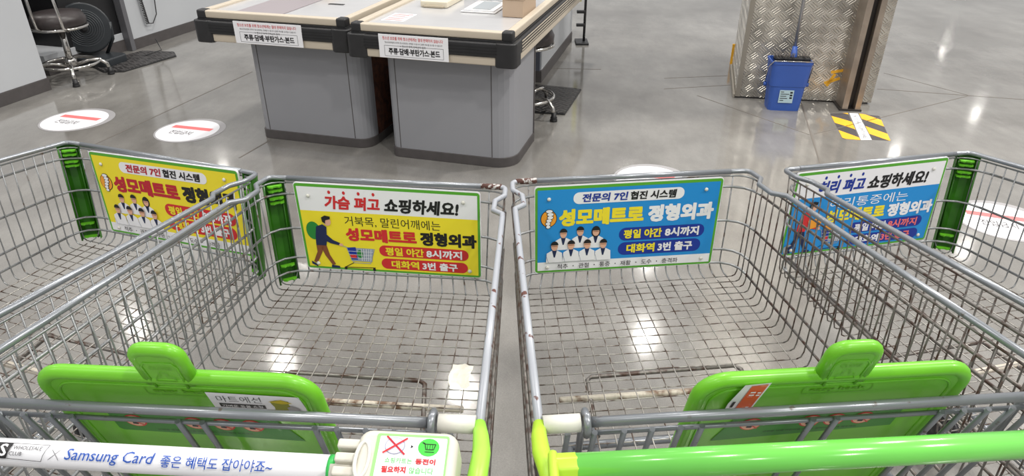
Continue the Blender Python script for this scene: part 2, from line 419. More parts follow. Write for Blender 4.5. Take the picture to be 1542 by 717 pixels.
# ------------------------------------------------------------------ left end cabinets
t = thing('end_cabinet', 'plain pale grey cabinet end at the left edge of the picture', 'cabinet', (-3.6, 4.9, 0))
FL_ = frame((-3.525, 5.18, 0), (EX.x, EX.y, 0), (EY.x, EY.y, 0))
put('body', MB().box(FL_, -1.6, -.002, -1.9, 0, .09, 1.1), PANEL2, t, .004)
put('plinth', MB().box(FL_, -1.6, .004, -1.905, .006, 0, .09), PLINTH, t, .002)
t = thing('cashier_booth', 'grey booth wall with black recess behind the left stool', 'cabinet', (-3.3, 6.5, 0))
FB = frame((-3.46, 6.40, 0), EX, EY)
put('wall_panel', MB().box(FB, -.9, 0, 0, 3.2, .09, 1.3), PANEL2, t, .004)
put('plinth', MB().box(FB, -.9, .006, -.01, 3.2, 0, .09), PLINTH, t, .002)
put('corner_post', MB().box(FB, -.055, .015, -.05, .0, .0, 1.3), mat('mid grey trim', s2l(98, 98, 102), .4), t, .003)
put('recess', MB().box(FB, -1.0, -.06, -.62, -.05, .16, 1.3), DARKP, t)
put('deep_recess', MB().box(FB, -1.0, -.50, -1.15, -.62, .10, 1.3), DARKP, t)
put('sill', MB().box(FB, -1.0, -.05, -.9, -.05, .10, .16), PANEL2, t, .003)
put('sill_plinth', MB().box(FB, -1.0, -.045, -.9, -.05, 0, .10), PLINTH, t)
def coil(pts, r, turns, name, parent, m, wr=.004):
    P = []; n = turns * 8
    for i in range(n + 1):
        u = i / n * (len(pts) - 1); k = min(int(u), len(pts) - 2); f = u - k
        a, b = V(pts[k]), V(pts[k + 1]); q = a.lerp(b, f); d = (b - a).normalized(); x = d.orthogonal().normalized(); y = d.cross(x)
        an = 2 * math.pi * i / 8; P.append(q + r * (math.cos(an) * x + math.sin(an) * y))
    put(name, MB().tube(P, wr, 5), m, parent)
coil([FB(.03, .18, 1.2), FB(.03, .17, .5), FB(.035, .19, .2)], .012, 40, 'coiled_cord', t, BLACK, .005)
put('straight_cord', MB().tube([FB(.03, .40, 1.2), FB(.03, .38, .6), FB(.04, .32, .26), FB(.04, .25, .19), FB(.035, .19, .2)], .005, 6), BLACK, t)

def stool(loc, h, label, rings, back, seat_r=.19):
    x, y, _ = loc
    t = thing('bar_stool', label, 'stool', loc)
    O = V(loc)
    put('seat', MB().lathe([(.02, h - .02), (seat_r - .02, h - .02), (seat_r, h + .0), (seat_r + .004, h + .04), (seat_r - .02, h + .085), (.08, h + .1), (.01, h + .1)], O, 32), SEATM, t)
    put('seat_ring', MB().tube([O + V((seat_r * math.cos(R(a)), seat_r * math.sin(R(a)), h - .02)) for a in range(0, 360, 12)], .011, 8, True), CHROME, t)
    put('column', MB().tube([O + V((0, 0, .09)), O + V((0, 0, h - .02))], .024, 14), CHROME, t)
    rr = .20; hr = .125
    put('foot_ring', MB().tube([O + V((rr * math.cos(R(a)), rr * math.sin(R(a)), hr)) for a in range(0, 360, 10)], .012, 8, True), CHROME, t)
    put('hub', MB().lathe([(.02, .10), (.045, .11), (.045, .15), (.03, .17)], O, 16), CHROME, t)
    for k in range(4):
        an = R(20 + rings + 90 * k); d = V((math.cos(an), math.sin(an), 0))
        g = put('leg', MB().tube([O + d * .03 + V((0, 0, .11)), O + d * .13 + V((0, 0, .135)), O + d * .20 + V((0, 0, .13)), O + d * .245 + V((0, 0, .09)), O + d * .255 + V((0, 0, .04))], .014, 8), CHROME, t)
        put('rubber_foot', MB().lathe([(.026, 0), (.026, .012), (.020, .02), (.024, .026), (.018, .034), (.017, .06)], O + d * .255, 12), BLACK, g)
    if back:
        b = MB()
        for s in (-1, 1):
            b.tube([O + V((.10 * s + .06, -.17, h - .02)), O + V((.10 * s + .06, -.22, h + .01)), O + V((.10 * s + .06, -.23, h + .12)), O + V((.09 * s + .06, -.25, h + .45))], .011, 8)
        put('backrest_frame', b, CHROME, t)
        put('backrest', MB().box(frame(O + V((.06, -.27, h + .45)), (1, 0, 0), (0, 0, 1)), -.17, .17, 0, .2, -.02, .02), SEATM, t, .015)
    return t
stool((-3.50, 5.48, 0), .43, 'chrome cashier stool with round dark seat beside the left cabinet', 10, True)
stool((.085, 4.66, 0), .50, 'chrome cashier stool half hidden behind the right counter', 30, False)
# fan
t = thing('floor_fan', 'round dark floor fan standing behind the left stool', 'fan', (-3.55, 5.93, 0))
fc = V((-3.58, 5.93, .30)); fa = V((.35, -.93, .1)).normalized(); fx = fa.orthogonal().normalized(); fy = fa.cross(fx)
b = MB()
for rr in [.03 + .0165 * k for k in range(10)]:
    b.tube([fc + fa * (.05 - rr * .14) + rr * (math.cos(R(a)) * fx + math.sin(R(a)) * fy) for a in range(0, 360, 15)], .0025, 4, True)
put('grille', b, mat('fan grille grey', s2l(90, 94, 98), .35, .3), t)
put('housing', MB().lathe([(.10, -.10), (.185, -.06), (.20, .01), (.205, .03), (.19, .03)], fc, 32, fa), FANG, t)
put('hub', MB().lathe([(.03, .0), (.03, .055), (.01, .06)], fc, 16, fa), BLACK, t)
b = MB()
for k in range(3):
    a = R(120 * k); d = math.cos(a) * fx + math.sin(a) * fy; e = fa.cross(d)
    b.add([fc + d * .03 - e * .02, fc + d * .16 - e * .05 + fa * .015, fc + d * .17 + e * .05 - fa * .005, fc + d * .03 + e * .02 - fa * .01], [[0, 1, 2, 3]])
put('blades', b, BLACK, t)
put('base', MB().prism(rrect(-.19, .20, -.13, .13, .05), frame((-3.54, 5.93, 0), EX, EY), 0, .075), FANG, t, .015)
put('yoke', MB().tube([(-3.50, 6.0, .06), (-3.40, 5.98, .2), (-3.39, 5.98, .34)], .014, 8), FANG, t)
put('power_cord', MB().tube([(-3.36, 5.97, .02), (-3.28, 6.12, .006), (-3.12, 6.2, .05), (-3.2, 6.3, .12)], .005, 5), BLACK, t)
# mats
def floor_mat_obj(pts, label):
    c = sum((V((*q, 0)) for q in pts), V()) / len(pts)
    t = thing('rubber_mat', label, 'mat', c)
    put('mat_body', MB().prism(pts, WF, .0005, .010), BLACK, t, .003)
    q = [(c.x + (a - c.x) * .97, c.y + (b - c.y) * .97) for a, b in pts]
    put('ribbed_surface', MB().prism(q, WF, .009, .013), MATM, t)
floor_mat_obj([(-3.60, 5.86), (-3.36, 5.64), (-3.20, 5.66), (-2.98, 6.16), (-3.06, 6.30), (-3.36, 6.33)], 'black ribbed rubber mat with cut corners beside the left stool')
floor_mat_obj([(.09, 4.67), (.365, 4.62), (.53, 5.20), (.12, 5.34)], 'black ribbed rubber mat behind the right counter')
# cabinet behind the right counter
t = thing('rear_cabinet', 'pale grey cabinet with coiled cord beyond the right counter', 'cabinet', (.25, 6, 0))
FR_ = frame((.225, 5.40, 0), V((math.cos(R(14)), -math.sin(R(14)), 0)), V((math.sin(R(14)), math.cos(R(14)), 0)))
put('body', MB().box(FR_, -.9, 0, .02, 1.42, .09, 1.1), PANEL2, t, .004)
put('front_panel', MB().box(FR_, -.9, -.012, -.0, .02, .03, 1.1), mat('blue grey board', s2l(92, 96, 108), .5), t, .002)
put('plinth', MB().box(FR_, -.9, .005, -.005, 1.425, 0, .09), PLINTH, t, .002)
coil([FR_(.03, .10, .86), FR_(.03, .08, .50), FR_(.03, .05, .36), FR_(.03, .02, .30), FR_(.03, -.05, .36), FR_(.03, -.08, .52)], .012, 34, 'coiled_cord', t, BLACK, .005)
put('straight_cord', MB().tube([FR_(.03, .30, 1.1), FR_(.03, .28, .8), FR_(.03, .18, .62), FR_(.03, .08, .60)], .006, 6), BLACK, t)
t = thing('display_stand', 'thin black metal stand beside the far pale cabinet', 'stand', (.62, 6.45, 0))
put('post', MB().tube([(.68, 6.70, .02), (.68, 6.70, 1.1)], .012, 8), BLACK, t)
for z in (.16, .28, .42, .56): put('bracket', MB().box(WF, .60, .68, 6.66, 6.70, z, z + .025), BLACK, t, .003)
put('foot', MB().box(WF, .60, .72, 6.60, 6.80, 0, .02), BLACK, t, .004)
put('price_strip', MB().box(WF, .60, .64, 6.70, 6.703, .38, .9), mat('yellow card', s2l(222, 222, 110), .6), t)

# ------------------------------------------------------------------ tread plate pillar
t = thing('clad_pillar', 'square pillar clad in dull silver tread plate, bucket at its foot', 'pillar', (2.1, 5.4, 0))
FP = frame((1.66, 5.02, 0), (math.cos(R(9)), -math.sin(R(9)), 0), (math.sin(R(9)), math.cos(R(9)), 0))
FS = lambda a, b, c=0: V((1.66, 5.02, 0)) + a * V((math.cos(R(9)), -math.sin(R(9)), 0)) + b * V((math.sin(R(14)), math.cos(R(14)), 0)) + c * EZ
put('core', MB().box(FS, .012, .93, .014, .9, 0, 3.2), PLINTH, t)
put('front_plate', MB().box(FP, .0, .95, 0, .012, .012, 3.2), TREAD, t, .001)
put('side_plate', MB().box(FS, -.004, .012, .0, .91, .012, 3.2), TREAD, t, .001)
put('side_plate', MB().box(FP, .93, .946, .013, .91, .012, 3.2), TREAD, t, .001)
put('corner_strip', MB().box(FP, -.006, .028, -.006, .0, .012, 3.2), mat('dull edge strip', s2l(150, 144, 134), .4, .5), t, .001)
put('base_strip', MB().box(FS, -.022, -.005, .0, .85, 0, .03), mat('old rubber kerb', s2l(140, 134, 124), .7), t, .004)
put('yellow_strip', MB().box(FS, -.02, .03, .96, .975, 0, .17), HAZY, t)
b = MB()
for x0, z0, x1, z1 in ((.60, .14, .70, .18), (.62, .12, .66, .21), (.63, .22, .72, .24), (.74, .17, .80, .13)): b.prism(seg(x0, z0, x1, z1, .02), lambda a, bb, c: FP(a, c, bb), -.0012, 0)
put('tape_scrap', b, HAZY, t, label='torn remains of yellow tape')
t = thing('channel_post', 'dark steel channel post standing in front of the clad pillar', 'post', (2.37, 4.78, 0))
FC = frame((2.345, 4.745, 0), (math.cos(R(9)), -math.sin(R(9)), 0), (math.sin(R(9)), math.cos(R(9)), 0))
CH = mat('brown grey steel', s2l(150, 138, 126), .38, .55, var=.2, vscale=9)
CHD = mat('dark steel and shadow', s2l(50, 46, 44), .45, .3)
put('flange', MB().box(FC, -.012, .028, -.01, .17, 0, 3.2), CH, t, .002)
put('flange', MB().box(FC, .075, .112, -.01, .17, 0, 3.2), CH, t, .002)
put('web', MB().box(FC, .028, .075, .05, .17, 0, 3.2), CHD, t)
put('post_shadow_strip', MB().box(FC, -.10, .112, .17, .21, 0, 3.2), CHD, t)  # post's shadow on the plate, put in as a dark strip to its left
put('base_plate', MB().box(FC, -.03, .12, -.02, .2, 0, .012), CHD, t, .002)

# bucket and mop
t = thing('mop_bucket', 'blue plastic bucket with pale label at the foot of the clad pillar', 'bucket', (1.93, 4.80, 0))
FK = frame((1.925, 4.80, 0), (math.cos(R(6)), -math.sin(R(6)), 0), (math.sin(R(6)), math.cos(R(6)), 0))
def loft(mb, secs, caps=(True, True), smooth=False):
    n = len(secs[0]); o = [v for s in secs for v in s]
    fs = [[i * n + j, i * n + (j + 1) % n, (i + 1) * n + (j + 1) % n, (i + 1) * n + j] for i in range(len(secs) - 1) for j in range(n)]
    if caps[0]: fs.append(list(reversed(range(n))))
    if caps[1]: fs.append([(len(secs) - 1) * n + j for j in range(n)])
    mb.add(o, fs, smooth)
def bsec(w, d, z, r=.03): return [FK(a, b, z) for a, b in rrect(-w, w, -d, d, r, 4)]
b = MB(); loft(b, [bsec(.108, .075, 0), bsec(.118, .082, .17), bsec(.124, .086, .175), bsec(.134, .092, .33), bsec(.139, .097, .33), bsec(.139, .097, .345), bsec(.130, .088, .345), bsec(.102, .070, .015)])
put('bucket_body', b, BUCK, t)
lb = put('label_sticker', MB().box(FK, -.052, .044, -.0845, -.080, .06, .15), mat('pale label', s2l(176, 200, 208), .5), t)
fn, n = quadfn(FK(-.052, -.0845, .15), FK(.044, -.0845, .15), FK(.044, -.0845, .06), FK(-.052, -.0845, .06), .0008, 10, 9)
pr = Print(fn, lb)
for k, (a, bb) in enumerate(((.8, 3), (.8, 6.8), (.8, 5), (.8, 6), (.8, 3.5))): pr.poly([(a, 1 + 1.5 * k), (bb, 1 + 1.5 * k), (bb, 1.5 + 1.5 * k), (a, 1.5 + 1.5 * k)], BLK, 1, 'printed_line')
for k in range(3): pr.poly([(7.4, 1 + 1.9 * k), (9.2, 1 + 1.9 * k), (9.2, 2.2 + 1.9 * k), (7.4, 2.2 + 1.9 * k)], BLK, 1, 'printed_line')
pr.done()
put('wire_handle', MB().tube([FK(-.145, 0, .17), FK(-.148, -.04, .30), FK(-.13, -.10, .355), FK(.13, -.10, .355), FK(.148, -.04, .30), FK(.145, 0, .17)], .004, 6), CHROME, t)
for s in (-1, 1): put('lug', MB().lathe([(.015, -.01), (.015, .012), (.006, .014)], FK(.142 * s, 0, .17), 10, EX), BUCK, t)
t = thing('floor_brush', 'long grey pole with a wide brush head standing in the blue bucket', 'brush', (1.95, 4.9, 0))
put('pole', MB().tube([FK(.02, .02, .34), FK(.03, .10, 1.7)], .011, 10), mat('grey aluminium pole', s2l(160, 162, 168), .3, .6), t)
put('socket', MB().tube([FK(.02, .0, .31), FK(.02, .02, .43)], [.028, .016], 10), BUCK, t)
put('head_bar', MB().box(FK, -.11, .13, -.03, .04, .335, .362), BLACK, t, .008)
b = MB()
for k in range(60):
    a = -.115 + .25 * random.random(); y = -.04 + .09 * random.random()
    b.tube([FK(a, y, .355), FK(a + random.uniform(-.02, .02), y + random.uniform(-.02, .02), .385 + .01 * random.random())], .0022, 3)
put('bristles', b, mat('grey bristle', s2l(110, 104, 100), .8), t, kind='stuff')

# ------------------------------------------------------------------ floor marks
def flat(name, poly, m, parent, z, h=.0008, label=None):
    return put(name, MB().prism(poly, WF, z, z + h), m, parent, label=label)
def mark(x, y, r, ang, label, ox=0, oy=0):
    t = thing('floor_sticker', label, 'sticker', (x, y, 0))
    flat('grey_border', [(x + a + ox, y + b + oy) for a, b in ell(0, 0, r * 1.13, n=48)], GREY, t, .0005)
    flat('white_disc', [(x + a, y + b) for a, b in ell(0, 0, r, n=48)], WHITE, t, .0012)
    d = V((math.cos(R(ang)), math.sin(R(ang)), 0)); up_ = V((-d.y, d.x, 0))
    F = lambda a, b, c=0: V((x, y, 0)) + a * d + b * up_ + V((0, 0, c))
    put('red_bar', MB().box(F, -r * .74, r * .74, r * .12, r * .36, .0018, .0024), PINK, t)
    def fn(a, b, l): return F(a * r, -b * r, .0022 + .0003 * l)
    pr = Print(fn, t); pr.text('진입금지', HAZB, -.50, .30, .08, .38, 3, .0); pr.done()
STICK = [(-2.965, 4.496, 0.205, -15.1, 'round white floor sticker with red bar, nearest the left cabinet', 0.012, 0.008),
         (-2.118, 4.297, 0.195, -14.6, 'round white floor sticker with red bar, left of the checkout counters', 0.012, 0.008),
         (0.769, 3.537, 0.19, -3.7, "round white floor sticker half hidden behind the blue sign cart's front rim", 0.012, 0.008),
         (2.43, 3.053, 0.2, -20.0, 'round white floor sticker with red bar seen through the far right cart', 0.012, 0.008)]
for s in STICK: mark(*s)
t = thing('hazard_marking', 'yellow and black striped floor tape with white text strip by the channel post', 'floor marking', (2.32, 4.41, 0))
TL, TR, BR, BL = V((2.224, 4.668, 0)), V((2.352, 4.68, 0)), V((2.211, 4.155, 0)), V((2.109, 4.18, 0))
def hz(TL, TR, BR, BL, name, flip, ph):
    Q = lambda a, b, z: (TL.lerp(TR, a)).lerp(BL.lerp(BR, a), b) + V((0, 0, z))
    nb = 4
    put(name, MB().add([Q(0, 0, .0006), Q(1, 0, .0006), Q(1, 1, .0006), Q(0, 1, .0006)], [[0, 1, 2, 3]]), HAZB, t)
    k0 = -2
    for k in range(-2, 6):
        # stripes slope down to the right
        def cl(y): return max(0, min(1, y))
        a = k * .57 + ph; c = a + .285; sl = .24
        pts = [(0, a), (1, a + sl), (1, c + sl), (0, c)]
        # clip to the unit square in b
        out = []
        n = 12
        top = [(i / n, cl(a + sl * i / n)) for i in range(n + 1)]; bot = [(i / n, cl(c + sl * i / n)) for i in reversed(range(n + 1))]
        if max(q[1] for q in bot) - min(q[1] for q in top) < .01 or all(abs(top[i][1] - bot[n - i][1]) < 1e-6 for i in range(n + 1)): continue
        put('yellow_stripe', MB().add([Q(*q, .0012) for q in top + bot], [list(range(2 * n + 2))]), HAZY, t)
hz(TL, TR, BR, BL, 'black_tape', False, .11)
hz(V((2.425, 4.665, 0)), V((2.545, 4.615, 0)), V((2.399, 4.146, 0)), V((2.29, 4.16, 0)), 'black_tape', False, -.07)
WQ = [V((2.362, 4.675, 0)), V((2.418, 4.668, 0)), V((2.285, 4.158, 0)), V((2.215, 4.155, 0))]
tp = put('white_strip', MB().add([q + V((0, 0, .001)) for q in WQ], [[0, 1, 2, 3]]), WHITE, t)
# text runs along the strip
fn, n = quadfn(WQ[3], WQ[0], WQ[1], WQ[2], .0006, 100, 12)
def fn2(a, b, l): return WQ[1].lerp(WQ[2], a / 100).lerp(WQ[0].lerp(WQ[3], a / 100), b / 12) + V((0, 0, .0016))
pr = Print(fn2, tp); pr.text('기둥 조심 이동 중 부딪힘에 주의하세요', BLK, 6, 94, 3.2, 8.8, 1, 0); pr.done()

# ================================================================== SHOPPING CARTS
class Basket:
    def __init__(s, RL, RR, FR, FL):
        s.t = [V(q) for q in (RL, RR, FR, FL)]
        RL, RR, FR, FL = s.t
        ef = (FR - FL).normalized(); er = (RR - RL).normalized(); al = (RL - FL); al.z = 0; al.normalize(); ar = (RR - FR); ar.z = 0; ar.normalize()
        def Z(q, z): q = V(q); q.z = z; return q
        s.b = [Z(RL + er * .012, .515), Z(RR - er * .012, .515), Z(FR - ef * .014 + ar * .03, .54), Z(FL + ef * .014 + al * .03, .54)]
        s.L = (FL - RL).length
    def __call__(s, u, v, w):
        f = lambda q: (q[0] * (1 - u) + q[1] * u) * (1 - v) + (q[3] * (1 - u) + q[2] * u) * v
        return f(s.b) * (1 - w) + f(s.t) * w
def bez(a, b, c, n=4): return [(1 - k / n) ** 2 * a + 2 * (k / n) * (1 - k / n) * b + (k / n) ** 2 * c for k in range(n + 1)]
def cart(label, loc, RL, RR, FR, FL, guards, mats, jogs=(True, True)):
    t = thing('shopping_cart', label, 'shopping cart', loc, None)
    B = Basket(RL, RR, FR, FL)
    wl, wr, wf = mats['left'], mats['right'], mats['front']
    L = B.L; Wd = (V(FR) - V(FL)).length
    cu, cv = .05 / Wd, .045 / L
    # top rim: one bent tube with the small inward jogs behind the front corners
    def side(u0, sgn, jog):
        P = [B(u0, 0, 1), B(u0, .4, 1)]
        prof = [(.22, 0), (.195, .0), (.165, 1), (.10, 1), (.065, 0), (.05, 0)] if jog else [(.22, 0), (.05, 0)]
        for d, k in prof: P.append(B(u0 + sgn * .022 * k / Wd, 1 - d / L, 1) - V((0, 0, .003 * k)))
        return P
    r = .02
    lp = side(0, 1, jogs[0]); rp = side(1, -1, jogs[1])
    rimL = lp + bez(B(0, 1 - r / L, 1), B(0, 1, 1), B(r / Wd, 1, 1)) + [B(.2, 1, 1)]
    rimR = rp + bez(B(1, 1 - r / L, 1), B(1, 1, 1), B(1 - r / Wd, 1, 1)) + [B(.8, 1, 1)]
    put('top_rim', MB().tube(rimL, .0066, 10), mats.get('rimL', RIM), t)
    put('top_rim', MB().tube(rimR, .0066, 10), mats.get('rimR', RIM), t)
    put('front_rim', MB().tube([B(.08, 1, 1), B(.92, 1, 1)], .0074, 12), RIM, t, label='grey sleeve over the front rim')
    # horizontal ring wires
    lev = [.96, .86, .53, .24, .10]
    sl, sr, sf = MB(), MB(), MB()
    for i, q in enumerate(lev):
        rad = .0024 if i == 0 else .0034
        o = 0.006 if i else 0
        a, b_ = cu * (1 if q > .9 else 1.6), cv * (1 if q > .9 else 1.6)
        sl.tube([B(-o, 0, q), B(-o, 1 - b_, q)], rad, 6)
        sr.tube([B(1 + o, 0, q), B(1 + o, 1 - b_, q)], rad, 6)
        sf.tube(bez(B(-o, 1 - b_, q), B(-o, 1, q), B(a, 1, q)) + bez(B(1 - a, 1, q), B(1 + o, 1, q), B(1 + o, 1 - b_, q)), rad, 6)
    # cross wires: down one side, over the floor, up the other side
    n = round(L / .0315); fl_ = MB()
    jit = lambda: random.uniform(-.002, .002)
    for k in range(n):
        v = (k + .45) / n
        top = .955
        dv = [jit() for _ in range(4)]
        if v > .9: v = .9 + (v - .9) * .85
        cr = .05; cb = .022
        sl.tube([B(0, v, top), B(0, v + dv[0], .6)] + bez(B(.002, v + dv[1], .06), B(.004, v, 0.0), B(cb, v, 0), 2), .0019, 5)
        sr.tube([B(1, v, top), B(1, v + dv[2], .6)] + bez(B(.998, v + dv[3], .06), B(.996, v, 0.0), B(1 - cb, v, 0), 2), .0019, 5)
        fl_.tube([B(cb, v, 0), B(.3, v + jit(), -.004), B(.5, v + jit(), -.006), B(.7, v + jit(), -.004), B(1 - cb, v, 0)], .0015, 5)
    n = round((Wd - .05) / .0325); cq = .045
    for k in range(n):
        j = [jit() for _ in range(4)]
        ub = cq + k / (n - 1) * (1 - 2 * cq)
        u = .5 + (ub - .5) * (Wd - .03) / Wd
        um = u * .5 + ub * .5
        sf.tube([B(u, 1, .955), B(u + j[0], 1, .5)] + bez(B(u, 1, .11), B(um, .998, 0.0), B(ub, .965, .0), 3), .0021, 5)
        fl_.tube([B(ub, .955, 0), B(ub + j[1], .7, .006), B(ub + j[2], .4, .006), B(ub, 0, .006)], .0015, 5)
    put('side_panel', sl, wl, t); put('side_panel', sr, wr, t); put('front_panel', sf, wf, t); put('basket_floor', fl_, mats.get('floor', FLOORW), t)
    # corner guards
    for g in guards:
        s0 = 0 if g == 'L' else 1; sg = 1 if g == 'L' else -1
        mbg = MB(); rows = []
        prof = [(.004 / Wd, 1 - .034 / L), (0, 1 - .018 / L), (.001, 1 - .009 / L), (.008 / Wd, 1 - .002), (.02 / Wd, 1), (.04 / Wd, 1), (.045 / Wd, 1 - .010 / L)]
        nrm = []
        for w_ in (1.0, .98, .9, .6, .3, .06, -.0):
            row = []
            for (a, b_) in prof:
                e = .006
                au = -e / Wd if a < .01 else 0; av = e / L if a > .01 else 0
                row.append(B(s0 + sg * (a + au), b_ + av, w_))
            rows.append(row)
        for off in (0, 1):
            vs = [q + (V((0, 0, 0)) if not off else (B(s0 + sg * .03, .97, .5) - B(s0, 1, .5)).normalized() * .003) for row in rows for q in row]
            m_ = len(prof)
            mbg.add(vs, [[i * m_ + j, i * m_ + j + 1, (i + 1) * m_ + j + 1, (i + 1) * m_ + j] for i in range(len(rows) - 1) for j in range(m_ - 1)], False)
        gd = put('corner_guard', mbg, DGREEN, t, label='green plastic guard over the front corner')
        rb = MB()
        for (a, b_) in ((.03 / Wd, 1), (.002, 1 - .035 / L)):
            rb.tube([B(s0 + sg * a, b_, .0), B(s0 + sg * a, b_, .97)], .003, 4)
        put('guard_rib', rb, DGREEN, gd)
        for w_ in (.94, .90, .83, .79, .18, .04):
            cpt = B(s0 + sg * .024 / Wd, 1 - .020 / L, w_); inn = (B(.5, .5, .5) - cpt); inn.z = 0; inn.normalize(); lat = V((-inn.y, inn.x, 0))
            F = frame(cpt, lat, inn, (0, 0, 1))
            put('guard_clip', MB().prism([(-.019, -.006), (-.018, .003), (-.009, .008), (-.004, .004), (.004, .004), (.009, .008), (.018, .003), (.019, -.006)], F, -.0022, .0022), CLIP, gd)
    # underframe and casters
    def Q(u, v, z): q = B(u, v, 0); q.z = z; return q
    fr = MB()
    for u in (.2, .8):
        fr.tube([Q(u, .12, .50), Q(u, .10, .22), Q(u, .14, .17), Q(u, .72, .17)], .012, 8)
        fr.tube([Q(u, .12, .50), Q(u, .45, .512)], .010, 8)
    fr.tube([Q(.2, .12, .50), Q(.8, .12, .50)], .010, 8)
    fr.tube([Q(.2, .72, .17), Q(.5, .72, .17), Q(.8, .72, .17)], .012, 8)
    put('underframe', fr, RIM, t)
    for u in (.2, .8):
        for v in (.16, .70):
            c0 = Q(u, v, .062); ca = put('caster', MB().lathe([(.05, -.012), (.062, -.008), (.062, .008), (.05, .012)], c0, 20, B(1, v, 0) - B(0, v, 0)), BLACK, t)
            put('fork', MB().box(frame(c0, (1, 0, 0), (0, 1, 0)), -.02, .02, -.014, .014, .064, .105), RIM, ca)
    return t, B
def under_bar(t, P, cross):
    low = lambda q: V((q[0] * .95, q[1] * .95, .503))
    P = [low(q) for q in P]; cross = [low(q) for q in cross]
    put('floor_support', MB().tube(P, .0055, 8), WIRED, t)
    a, b = cross; put('crossbar', MB().tube([a, b], .008, 10), DUSTY, t, label='cream crossbar stained with dirt')

# ---- sign boards
def board(t, Q, label):
    TL, TR, BR, BL = [V(q) for q in Q]
    fn, n = quadfn(TL, TR, BR, BL, .0005, 188, 100)
    mb = MB(); P = rrect(0, 188, 0, 100, 3, 3)
    mb.prism(P, lambda a, b, c: fn(a, b, 0) - n * c, .0, .006)
    bo = put('sign_board', mb, WHITE, t, label=label)
    pr = Print(fn, bo)
    pr.poly(rrect(.6, 187.4, .8, 99.4, 3, 3), SGRN, 1)
    for a, b in ((14, 14), (171, 12), (13, 93), (176, 92)): put('rivet', MB().lathe([(.0055, 0), (.005, .002), (.003, .004), (.0012, .0044)], fn(a, b, 4), 12, n), BUSH, bo)
    return bo, pr
def person_figure(pr, coat, bag, box):
    p = pr.poly; L = 4; nm = 'printed_figure'
    # outline of rounded mascot-free blob behind
    if bag:
        pr.ring([(20, 95), (13, 80), (11, 60), (16, 44), (24, 42), (26, 36), (31, 31), (33, 38), (44, 42), (50, 47), (50, 56), (44, 60), (46, 68), (42, 78), (30, 92)], .9, GOLD, 2, nm)
        p(ell(13.5, 54, 7.5, 10.5), GBALL, L, nm)
    p([(15, 60), (17, 49), (24, 46), (28, 49), (27, 58), (33, 64), (40, 67), (39, 70), (30, 68), (26, 66), (25, 71), (14, 71)], coat, L + 1, nm)
    p(ell(29.5, 42.5, 4.0, 4.8), SKIN, L + 2, nm); p([(24.5, 43), (24, 38), (28, 35.5), (33.5, 36.5), (33, 39.5), (28, 41), (27.5, 45)], BLK, L + 3, nm)
    p(ell(41, 69, 2.2, 1.8, 8), SKIN, L + 2, nm)
    p([(14, 71), (22, 71), (19, 80), (12, 93), (8.5, 91), (14, 79)], BRN if bag else DNAV, L, nm)
    p([(18, 71), (25, 71), (27, 82), (32, 93), (28.5, 94.5), (22, 83)], BRN if bag else DNAV, L, nm)
    p([(6, 90.5), (12.5, 94.5), (12, 97), (6, 94)], DNAV, L + 1, nm); p([(27.5, 94), (36, 95), (36.5, 97.5), (27, 97.5)], DNAV, L + 1, nm)
    pr.ring([(41, 70), (47, 72), (52, 90), (70, 90), (76, 72)], .7, HGRY, L, nm, False)
    p([(46, 72), (75, 72), (72, 88), (50, 88)], HGRY, L, nm)
    p([(47, 72), (56, 71), (57, 86), (50, 86)], NAVY, L + 1, nm); p([(49, 80), (56, 80), (56, 84), (50, 84)], RED, L + 2, nm)
    p(ell(60, 79, 3.2, 5), GBALL, L + 1, nm)
    for k in range(5): pr.ring([(62 + 2.6 * k, 72.5), (61.5 + 2.3 * k, 87)], .5, WHITE, L + 2, nm, False)
    for k in range(3): pr.ring([(47 + k, 76 + 4 * k), (74 - k, 76 + 4 * k)], .4, WHITE, L + 2, nm, False)
    if box: p([(26, 58), (42, 55), (43, 66), (28, 69)], ORG, L + 3, nm); p([(48, 66), (60, 66), (60, 72), (48, 72)], ORG, L + 3, nm)
    pr.ring([(52, 90), (42, 96), (75, 95)], .8, BLK, L, nm, False)
    for a in (42.5, 73.5): p(ell(a, 97, 1.5, 2, 10), BLK, L + 1, nm)
def sign_slogan(t, Q, main, accent, words, sub, label, bg, pill, ptext, subcol, namecol, namecol2, coat, bag):
    bo, pr = board(t, Q, label)
    pr.poly([(3, 31), (185, 31), (185, 97), (3, 97)], bg, 2)
    pr.poly([(3, 4), (185, 4), (185, 31), (3, 31)], WHITE, 2)
    pr.text(words[0], accent, 30, 86, 13, 27.5, 3, .035, .12)
    pr.text(words[1], BLK, 91, 166, 12.5, 28, 3, .035, .12)
    for a in (36, 51, 66, 81): pr.poly(ell(a, 9, 1.5, 2, 10), accent, 3, 'printed_dots')
    pr.text(sub, subcol, 48, 147, 35, 46.5, 3, .0)
    pr.text('성모메트로', namecol, 48, 121, 49, 63.5, 3, .045)
    pr.text('정형외과', namecol2, 126, 183, 49, 64, 3, .045)
    for k, (a, b, c, d) in enumerate(((81, 175, 67, 80), (82, 174, 82.5, 95))):
        pr.poly(rrect(a, b, c, d, 6.2, 6), pill, 3)
    pr.text('평일 야간', ptext[0], 88, 128, 69, 78.5, 4, .03); pr.text('8시까지', ptext[1], 131, 168, 69, 78.5, 4, .03)
    pr.text('대화역', ptext[0], 93, 122, 84.5, 93.5, 4, .03); pr.text('3번 출구', ptext[1], 126, 163, 84.5, 93.5, 4, .03)
    person_figure(pr, coat, bag, not bag)
    pr.done()
